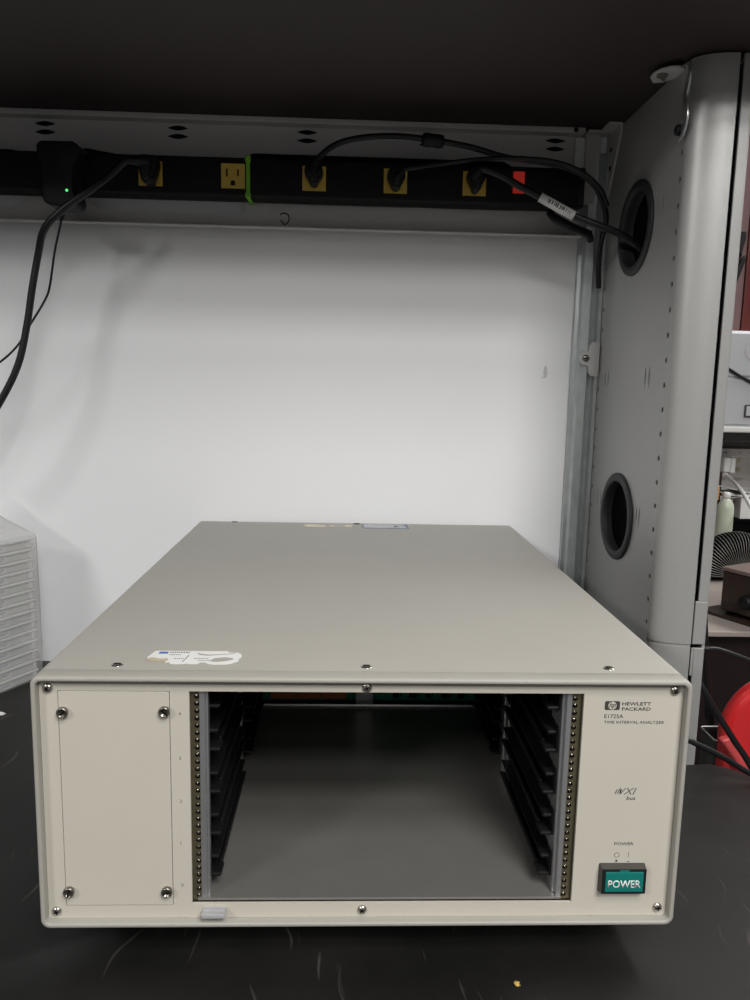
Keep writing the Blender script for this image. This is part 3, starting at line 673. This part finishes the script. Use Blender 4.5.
bm = B(); box(bm, (-.0040, .5520, H1-.0001), (.0040, .5590, H1+.0004), .0002); obj('notch', bm, M['hole'], IN)
bm = B(); box(bm, (-.1680, .5540, H1-.0001), (-.1610, .5590, H1+.0004), .0002); obj('notch', bm, M['hole'], IN)
# specks on the bench
bm = B(); lathe(bm, [(.0005, 0), (.0022, .0006), (.0019, .0016), (.0005, .0022)], (.1024, -.0205, 0), (0, 0, 1), 9); bm.verts.ensure_lookup_table()
for v in bm.verts: v.co += Vector((random.uniform(-.0006, .0006), random.uniform(-.0006, .0006), random.uniform(0, .0003)))
tag(obj('crumb', bm, M['mustard'], base=(.1024, -.0205, 0)), 'tiny yellow crumb on the black bench in front of the instrument', 'crumb')
bm = B(); prism(bm, [(-.4270, .391), (-.4100, .392), (-.4085, .396), (-.4150, .4005), (-.4300, .398)], XY(0), 0, .0006)
tag(obj('paper_scrap', bm, M['paper'], base=(-.418, .395, 0)), 'small white paper scrap on the bench beside the case stack', 'scrap')

# ------------------------------------------------------------------ stack of slim plastic cases in a clear bag
random.seed(11)
CR = Matrix.Translation((-.4130, .5080, 0)) @ Matrix.Rotation(math.radians(-28.1), 4, 'Z')
NC, CP = 14, .01345
ords = ['bottom', 'second', 'third', 'fourth', 'fifth', 'sixth', 'seventh', 'eighth', 'ninth', 'tenth', 'eleventh', 'twelfth', 'thirteenth', 'top']
def case_label(i):
    if i == 0: return 'lowest slim white plastic case of the bagged stack, resting on the bench'
    if i == NC-1: return 'uppermost slim white plastic case of the bagged stack under the folded film'
    if i < 7: return '%s slim white plastic case counted up from the bench in the bagged stack' % ords[i]
    return '%s slim white plastic case counted down from the top of the bagged stack' % ords[NC-1-i]
def make_case():
    t = thing('plastic_case', case_label(0), 'plastic case', (0, 0, 0), 'slim cases in the bagged stack')
    bm = B(); box(bm, (-.118, -.138, .0), (-.0025, -.002, .0090), .0012); obj('tray', bm, M['clear'], t)
    bm = B(); box(bm, (-.120, -.140, .0092), (0, 0, CP-.0004), .0014); box(bm, (-.117, -.136, .0080), (-.004, -.004, .0094)); obj('lid', bm, M['lid'], t)
    bm = B(); box(bm, (-.0030, -.0085, .0010), (-.0002, -.0030, .0090), .0006); obj('latch', bm, M['lid'], t)
    bm = B(); box(bm, (-.0026, -.125, .0006), (-.0021, -.040, .0088)); lb = obj('spine_label', bm, M['paper'], t)
    bm = B(); p = []
    for k in range(26): p.append((-.0019, -.0440-k*.0026, .0046+.0016*math.sin(k*2.3)+.0006*math.sin(k*.9)))
    tube(bm, p, .00028, 5, 3); obj('scribble', bm, M['bluep'], lb)
    return t
def copy_tree(o, parent=None):
    c = o.copy(); COL.objects.link(c)
    if parent is not None: c.parent = parent
    for ch in list(o.children): copy_tree(ch, c)
    return c
c0 = make_case()
for i in range(NC):
    c = c0 if i == 0 else copy_tree(c0)
    c['label'] = case_label(i)
    c.matrix_basis = CR @ Matrix.Translation((random.uniform(-.001, .0006), random.uniform(-.001, .001), i*CP)) @ Matrix.Rotation(random.uniform(-.006, .006), 4, 'Z')
# clear film bag: sleeve round the stack, gathered to a peak above
bm = B(); loops = []
top = NC*CP
for z, g, px, py, k in ((.0012, .0035, 0, 0, 1), (.05, .0045, 0, 0, 1), (.11, .0040, 0, 0, 1), (top-.002, .0035, 0, 0, 1), (top+.004, .002, 0, 0, 1), (top+.020, 0, -.010, -.012, .80), (top+.042, 0, -.022, -.026, .55), (top+.064, 0, -.034, -.046, .28), (top+.088, 0, -.040, -.058, .12)):
    L = []
    base = rrect(-.120-g, g, -.140-g, g, .003, 3)
    cx, cy = -.06, -.07
    for q, (x, y) in enumerate(base):
        w = 0 if z < .01 else .0008*math.sin(q*2.1+z*140)
        X = cx+(x-cx)*k; Y = cy+(y-cy)*k
        if k < 1: X += px*.4; Y += py*.4
        L.append((X+w, Y+w, z+(.002*math.sin(q*1.7) if k < 1 else 0)))
    loops.append(L)
loft(bm, loops, cap0=False, cap1=True, smooth=True); xf(bm, CR)
tag(obj('plastic_bag', bm, M['film'], base=(-.4987, .4746, 0), smooth=35), 'clear film bag drawn up over the stack of slim white cases', 'bag')

# ------------------------------------------------------------------ background to the right, behind the panel
# second table with a dark instrument on it
tb = thing('side_table', 'beige topped table standing behind the grey panel', 'table', (1.0, 1.15, FZ))
bm = B(); box(bm, (.50, .79, -.030), (1.7, 1.53, -.020), .002); obj('tabletop', bm, M['tabletop'], tb)
bm = B(); box(bm, (.52, .82, -.30), (1.68, .842, -.030), .001); obj('apron', bm, M['maroonside'], tb)
for x in (.55, 1.62):
    for y in (.90, 1.48):
        bm = B(); box(bm, (x-.025, y-.025, FZ), (x+.025, y+.025, -.030), .002); obj('leg', bm, M['dgrey'], tb)
ib = thing('bench_instrument', 'dark brown box instrument with round knob on the beige table', 'instrument', (.75, .90, -.02))
RB = Matrix(((.45, .893, 0, .680), (-.893, .45, 0, .885), (0, 0, 1, 0), (0, 0, 0, 1)))     # u along the knob face, v into the box
bm = B(); box(bm, (-.035, -.012, -.020), (.19, .13, -.0135), .002); obj('base_plate', xf(bm, RB), M['brownbox'], ib)
bm = B(); box(bm, (0, 0, -.008), (.17, .11, .067), .003)
for z in (-.001, .006): box(bm, (.004, -.0012, z), (.040, .001, z+.0025))
obj('housing', xf(bm, RB), M['brownbox'], ib)
bm = B(); box(bm, (-.002, -.002, .066), (.172, .112, .0735), .002); obj('lid', xf(bm, RB), M['browntop'], ib)
for x in (.012, .158):
    for y in (.012, .098):
        bm = B(); lathe(bm, [(.007, 0), (.007, .0065)], (x, y, -.0140), (0, 0, 1), 12); obj('foot', xf(bm, RB), M['black'], ib)
bm = B(); lathe(bm, [(.0135, 0), (.0135, .004), (.0118, .014), (.0095, .016), (0, .0158)], (.0560, .0005, .0200), (0, -1, 0), 24); obj('knob', xf(bm, RB), M['black'], ib)
# coiled wire duct hose behind it
HR, HC = .056, Vector((.850, 1.17, -.010))
bm = B(); hs_ = []
for k in range(640):
    t = k/639; A = math.radians(180-180*t); ph = 2*PI*40*t
    rd = Vector((math.cos(A), 0, math.sin(A)))
    hs_.append(HC+rd*(HR+.0400*math.cos(ph))+Vector((0, 1, 0))*.040*math.sin(ph))
tube(bm, hs_, .00045, 5, 1)
dh = thing('duct_hose', 'black wire-ribbed flexible hose arched behind the dark brown instrument', 'hose', (.85, 1.17, -.02))
obj('wire_coil', bm, M['wire'], dh, label='grey spiral wire')
bm = B(); cp = [HC+Vector((HR*math.cos(math.radians(a)), 0, HR*math.sin(math.radians(a)))) for a in range(180, -1, -15)]
tube(bm, cp, .0392, 24, 4); obj('sleeve', bm, M['dark'], dh)
# clutter
bm = B(); box(bm, (.872, 1.27, -.02), (.960, 1.40, .0905), .002); box(bm, (.869, 1.267, .0885), (.963, 1.403, .0965), .002); tag(obj('storage_box', bm, M['dark'], base=(.91, 1.33, -.02)), 'black storage box behind the ribbed hose', 'box')
bt = thing('spray_can', 'pale green spray can with rounded shoulder beside the white cable', 'can', (.838, 1.215, -.02))
bm = B(); lathe(bm, [(.0175, 0), (.0180, .003), (.0180, .150), (.0165, .160), (.0110, .170), (.0085, .173)], (.842, 1.215, -.02), (0, 0, 1), 28); obj('body', bm, M['greenish'], bt)
bm = B(); lathe(bm, [(.0085, 0), (.0085, .012), (.006, .015)], (.842, 1.215, .1528), (0, 0, 1), 16); obj('cap', bm, M['whitepl'], bt)
jr = thing('jar', 'jar with dark red upper label standing on the black storage box', 'jar', (.886, 1.30, .0965))
bm = B(); lathe(bm, [(.014, 0), (.0148, .002), (.0148, .040), (.012, .046), (.012, .052)], (.888, 1.30, .0965), (0, 0, 1), 24); obj('glass', bm, M['whitepl'], jr)
bm = B(); lathe(bm, [(.0150, 0), (.0150, .020)], (.888, 1.30, .117), (0, 0, 1), 24, caps=False); obj('label_band', bm, M['maroon'], jr, label='dark red band')
bm = B(); lathe(bm, [(.0130, 0), (.0130, .006), (.012, .007)], (.888, 1.30, .1485), (0, 0, 1), 24); obj('lid', bm, M['whitepl'], jr)
bm = B(); box(bm, (.908, 1.275, .0965), (.945, 1.32, .146), .0015); box(bm, (.907, 1.274, .1445), (.946, 1.321, .1475), .001); tag(obj('carton', bm, M['whitepl'], base=(.926, 1.3, .0965)), 'small white carton on the black storage box', 'box')
bm = B()
for k, (z, a) in enumerate(((.1480, .08), (.1515, -.12), (.156, .2))):
    box(bm, (.875, 1.27+.01*k, z), (.99, 1.38, z+.0022), .0004, rot=Matrix.Rotation(a, 3, 'Y').to_4x4() @ Matrix.Rotation(.2*k, 4, 'Z'))
tag(obj('papers', bm, M['paper'], base=(.93, 1.32, .148)), 'loose white sheets lying on top of the white carton and jar', 'papers')
for lab, x, z0, z1 in (('upper orange block beside the spray can, just below the plug', .866, .135, .170), ('lower orange block beside the spray can, above the ribbed hose', .868, .050, .078)):
    bm = B(); box(bm, (x-.012, 1.31, z0), (x+.007, 1.33, z1), .002); box(bm, (x-.009, 1.308, z0+.006), (x+.003, 1.311, z1-.006), .001); tag(obj('orange_block', bm, M['orange'], base=(x, 1.32, z0)), lab, 'block', 'orange blocks beside the spray can')
rk = thing('tool_rack', 'narrow dark rack standing behind the spray can', 'rack', (.872, 1.34, -.02))
bm = B(); box(bm, (.848, 1.331, -.02), (.886, 1.343, .20), .001); obj('post', bm, M['brownbox'], rk)
bm = B(); box(bm, (.848, 1.3300, .100), (.886, 1.333, .106), .0006); box(bm, (.848, 1.3300, .120), (.886, 1.333, .124), .0006); obj('rung', bm, M['wire'], rk)

# wall-mounted strip, outlet, plug and white cord
ws = thing('wall_raceway', 'grey wall raceway with white lower cover on the far wall', 'raceway', (1.2, 1.5, .25))
bm = B(); box(bm, (.86, 1.46, .252), (1.7, 1.56, .279), .002); obj('channel', bm, M['rail'], ws)
bm = B(); box(bm, (.86, 1.40, .2325), (1.7, 1.56, .2525), .002); obj('cover', bm, M['whitepl'], ws)
for x in (.925, .960, .985):
    bm = B(); box(bm, (x-.006 if x < .93 else x-.0015, 1.3985, .2415), (x+.002, 1.4005, .2435)); obj('mark', bm, M['dgrey'], ws)
wo = thing('wall_outlet', 'ivory wall outlet plate right of the white plug', 'outlet', (1.003, 1.55, .20))
bm = B(); box(bm, (.985, 1.530, .166), (1.055, 1.56, .229), .002); obj('plate', bm, M['whitepl'], wo)
for z in (.187, .212):
    for x in (1.003, 1.026):
        bm = B(); box(bm, (x-.005, 1.5285, z-.005), (x+.005, 1.5305, z+.006), .001); obj('socket', bm, M['ivory'], wo)
wp = thing('white_power_cable', 'white power cable with chunky white plug hanging below the raceway', 'power cord', (.916, 1.385, .21))
bm = B(); box(bm, (.909, 1.372, .196), (.926, 1.395, .2325), .003); box(bm, (.9265, 1.372, .194), (.938, 1.395, .2325), .003); obj('plug', bm, M['whitepl'], wp)
bm = B(); tube(bm, [(.918, 1.385, .205), (.919, 1.383, .190), (.914, 1.340, .182), (.895, 1.25, .165), (.872, 1.16, .140), (.866, 1.12, .118), (.880, 1.11, .096), (.93, 1.12, .080)], .0045, 12, 8); obj('cord', bm, M['whitepl'], wp)
bm = B(); lathe(bm, [(.0065, 0), (.0050, .020)], (.9185, 1.384, .197), (0, 0, -1), 14); obj('strain_relief', bm, M['whitepl'], wp)

# silver cabinet on the far wall with black cable
sc = thing('wall_cabinet', 'silver metal wall cabinet with round emboss and latch on far wall', 'cabinet', (1.2, 1.4, .30))
bm = B(); box(bm, (.77, 1.26, .312), (1.70, 1.56, .527), .004); obj('body', bm, M['silver'], sc)
bm = B(); box(bm, (.782, 1.2545, .318), (1.69, 1.262, .420), .003); lower = obj('lower_flap', bm, M['silver'], sc)
bm = B(); box(bm, (.782, 1.2545, .426), (1.69, 1.262, .523), .003); upper = obj('upper_flap', bm, M['silver'], sc)
bm = B(); ring(bm, [(.022, 0), (.0225, .001), (.0215, .001)], (.897, 1.2545, .484), (0, -1, 0), 36); obj('emboss', bm, M['rail'], upper)
bm = B(); box(bm, (.8845, 1.2510, .334), (.915, 1.2550, .363), .004); box(bm, (.8875, 1.2495, .338), (.912, 1.2520, .359), .002, mi=1); obj('latch', bm, [M['dgrey'], M['silver']], lower, label='rectangular latch')
bm = B(); box(bm, (.77, 1.245, .300), (1.70, 1.56, .313), .003); obj('bottom_lip', bm, M['whitepl'], sc)
bm = B(); box(bm, (.83, 1.30, .276), (1.70, 1.56, .3005), .002); obj('light_box', bm, M['dgrey'], sc)
bm = B(); tube(bm, [(.79, 1.2505, .468), (.816, 1.2505, .455), (.845, 1.2505, .438), (.885, 1.2505, .417), (.95, 1.2505, .394), (1.05, 1.2505, .375), (1.12, 1.2430, .34), (1.16, 1.2415, .310), (1.17, 1.243, .25), (1.18, 1.25, .05), (1.20, 1.25, -.016)], .0035, 8, 6); tag(obj('black_cable', bm, M['cord'], base=(.85, 1.235, .43)), 'black cable drawn across the front of the silver wall cabinet', 'cable')
# red-brown tall cupboard door above
wc = thing('wooden_cupboard', 'red-brown wooden cupboard standing on the silver wall cabinet', 'cupboard', (1.1, 1.45, .527))
bm = B(); box(bm, (.935, 1.40, .527), (1.50, 1.555, .86), .003); obj('body', bm, M['wood'], wc)
bm = B(); box(bm, (.905, 1.404, .527), (.934, 1.555, 1.45), .002); obj('side_board', bm, M['mauve'], wc, label='mauve-brown side board')
# black prongs hung on the outer face of the panel
tc_ = thing('wall_hook', 'black two-pronged hook fixed to the outside of the grey panel', 'hook', (.372, .335, .52))
bm = B(); prism(bm, [(.3742, .493), (.3742, .543), (.3845, .5430), (.3858, .530), (.3848, .515), (.3812, .495), (.3790, .490)], XZ(.350), 0, .020, .0008, 2); obj('plate', bm, M['black'], tc_)
bm = B(); prism(bm, [(.3800, .5300), (.3820, .5510), (.3865, .5512), (.3868, .5440), (.3845, .5340), (.3835, .5270)], XZ(.3305), 0, .004, .0006, 2); obj('prong', bm, M['black'], tc_)
bm = B(); prism(bm, [(.3790, .4930), (.3810, .5000), (.3885, .5230), (.3870, .5280), (.3850, .5250), (.3780, .5080)], XZ(.3305), 0, .004, .0006, 2); obj('prong', bm, M['black'], tc_)

# loose cables beside the panel
def cable(label, pts, r, name='black_cable'):
    bm = B(); tube(bm, pts, r, 10, 8); return tag(obj(name, bm, M['cord'], base=pts[len(pts)//2]), label, 'cable', 'black cables beside the panel')
cable('black cable slanting right from the panel joint above the red machine', [(.386, .425, .098), (.395, .405, .096), (.4053, .38, .0928), (.4258, .38, .0905), (.4629, .38, .0774), (.54, .385, .045), (.60, .393, .01), (.66, .393, -.08), (.69, .39, -.35), (.70, .38, FZ+.003)], .0030)
cable('black cable falling steeply across the red machine', [(.386, .400, .078), (.396, .390, .062), (.4084, .380, .0437), (.4264, .380, .0164), (.4543, .380, -.0238), (.4753, .380, -.0531), (.52, .38, -.13), (.56, .38, -.30), (.58, .38, FZ+.004)], .0038)
cable('black cable passing in front of the grey strip, nearest the bench edge', [(.265, .20, .0065), (.295, .230, .044), (.325, .240, .046), (.342, .240, .040), (.368, .240, .027), (.395, .240, .0110), (.440, .235, -.010), (.50, .235, -.10), (.52, .24, -.4), (.52, .24, FZ+.0035)], .0030)
cable('black cable hanging straight down behind the panel edge, left one', [(.462, .52, .22), (.464, .52, .15), (.470, .52, .09), (.480, .52, .03), (.490, .52, -.04), (.495, .52, -.12), (.50, .53, FZ+.005)], .0048)
cable('black cable hanging straight down behind the panel edge, right one', [(.474, .54, .20), (.478, .54, .13), (.484, .54, .07), (.492, .54, .01), (.500, .54, -.06), (.506, .54, -.13), (.515, .55, FZ+.0045)], .0042)

# red machine with its wheel-shaped guard and a wire-rimmed bin
rm = thing('red_machine', 'glossy red machine with round guard standing behind the bench end', 'machine', (.58, .47, FZ))
def arc(cx, cz, r, a0, a1, n=22): return [(cx+r*math.cos(math.radians(a0+(a1-a0)*k/n)), cz+r*math.sin(math.radians(a0+(a1-a0)*k/n))) for k in range(n+1)]
cx, cz = .5360, -.0330
bm = B(); prism(bm, arc(cx, cz, .0800, 0, 360, 48)[:-1], XZ(.434), 0, .026, .010, 5); obj('guard', bm, M['red'], rm, smooth=50)
bm = B(); ring(bm, [(.0420, .024), (.0460, .0275), (.0460, .0305), (.0360, .0305), (.0330, .020), (.036, .014)], (cx, .434, cz), (0, -1, 0), 36); obj('hub_ring', bm, M['maroonside'], rm)
bm = B(); lathe(bm, [(.038, .020), (.036, .0275), (.010, .029), (0, .029)], (cx, .434, cz), (0, -1, 0), 30); obj('hub', bm, M['dark'], rm)
bm = B(); box(bm, (.4595, .4120, FZ), (.62, .434, -.0480), .004); box(bm, (.560, .41, FZ), (.70, .56, -.060), .006); obj('base', bm, M['red'], rm)
bm = B(); prism(bm, [(.4480, -.0330), (.4590, -.0290), (.4660, -.0320), (.4960, -.0700), (.4960, -.0860), (.4720, -.0650)], XZ(.4125), 0, .012, .003, 3); obj('handle', bm, M['pink'], rm, label='worn pinkish handle')
nb = thing('waste_bin', 'dark bin with thin wire rim between the panel and red machine', 'bin', (.49, .46, FZ))
def bl(z, o): return [(x, y, z) for x, y in rrect(.4600+o, .540-o, .4375+o, .4785-o, .004, 3)]
bm = B(); loft(bm, [bl(FZ, .004), bl(-.0510, .0), bl(-.0510, .002), bl(FZ+.01, .006)], True, True); obj('body', bm, M['greybin'], nb, smooth=40)
bm = B(); rp = [(x, y, -.0500) for x, y, _ in bl(0, -.0003)]; tube(bm, rp+rp[:1], .0009, 8, 1); obj('rim_wire', bm, M['alu'], nb, label='bright wire rim')

# ------------------------------------------------------------------ camera (pinhole solved from the instrument's corners)
yaw, pitch, roll, fpx = .03864943, .14827107, .02140058, 769.42
fwd = Vector((math.sin(yaw)*math.cos(pitch), math.cos(yaw)*math.cos(pitch), -math.sin(pitch)))
rt = Vector((math.cos(yaw), -math.sin(yaw), 0)); upv = rt.cross(fwd)
r_ = rt*math.cos(roll)+upv*math.sin(roll); u_ = upv*math.cos(roll)-rt*math.sin(roll)
cam = bpy.data.cameras.new('camera'); co = bpy.data.objects.new('camera', cam); COL.objects.link(co)
cam.sensor_fit = 'VERTICAL'; cam.sensor_height = 36; cam.lens = fpx*36/1000; cam.clip_start = .02; cam.clip_end = 50
mw = Matrix((( r_.x, u_.x, -fwd.x, -.0155069), (r_.y, u_.y, -fwd.y, -.47098758), (r_.z, u_.z, -fwd.z, .38910346), (0, 0, 0, 1)))
co.matrix_world = mw
S.camera = co

# ------------------------------------------------------------------ light: ceiling fluorescents and room ambience
def area(name, loc, target, sx, sy, power, col=(1, 1, 1)):
    l = bpy.data.lights.new(name, 'AREA'); l.shape = 'RECTANGLE'; l.size = sx; l.size_y = sy; l.energy = power; l.color = col
    o = bpy.data.objects.new(name, l); COL.objects.link(o); o.location = loc
    o.rotation_euler = (Vector(target)-Vector(loc)).to_track_quat('-Z', 'Y').to_euler()
    return o
LAMPS = [((-2.4, -2.6, 2.0), .35, 1.2, 84), ((.7, -3.3, 2.0), 1.2, .35, 6), ((.45, -1.15, 2.0), 1.0, .5, 21), ((2.0, .9, 2.0), .35, 1.2, 38), ((.9, -2.5, 2.0), 1.2, .5, 42), ((.85, -1.75, 2.0), 1.0, .4, 42)]
for loc, sx, sy, pw in LAMPS:
    area('ceiling_fluorescent', loc, (loc[0], loc[1], 0), sx, sy, pw, (1, .985, .965))
w = bpy.data.worlds.new('room_light'); S.world = w; w.use_nodes = True
bg = w.node_tree.nodes['Background']; bg.inputs['Color'].default_value = (1, .99, .975, 1); bg.inputs['Strength'].default_value = .035

for o in bpy.data.objects:
    if '_b' in o: del o['_b']
vs = S.view_settings; S.display_settings.display_device = 'sRGB'
vs.view_transform = 'Standard'; vs.look = 'None'; vs.gamma = 1.0; vs.use_curve_mapping = False; vs.exposure = 0.05
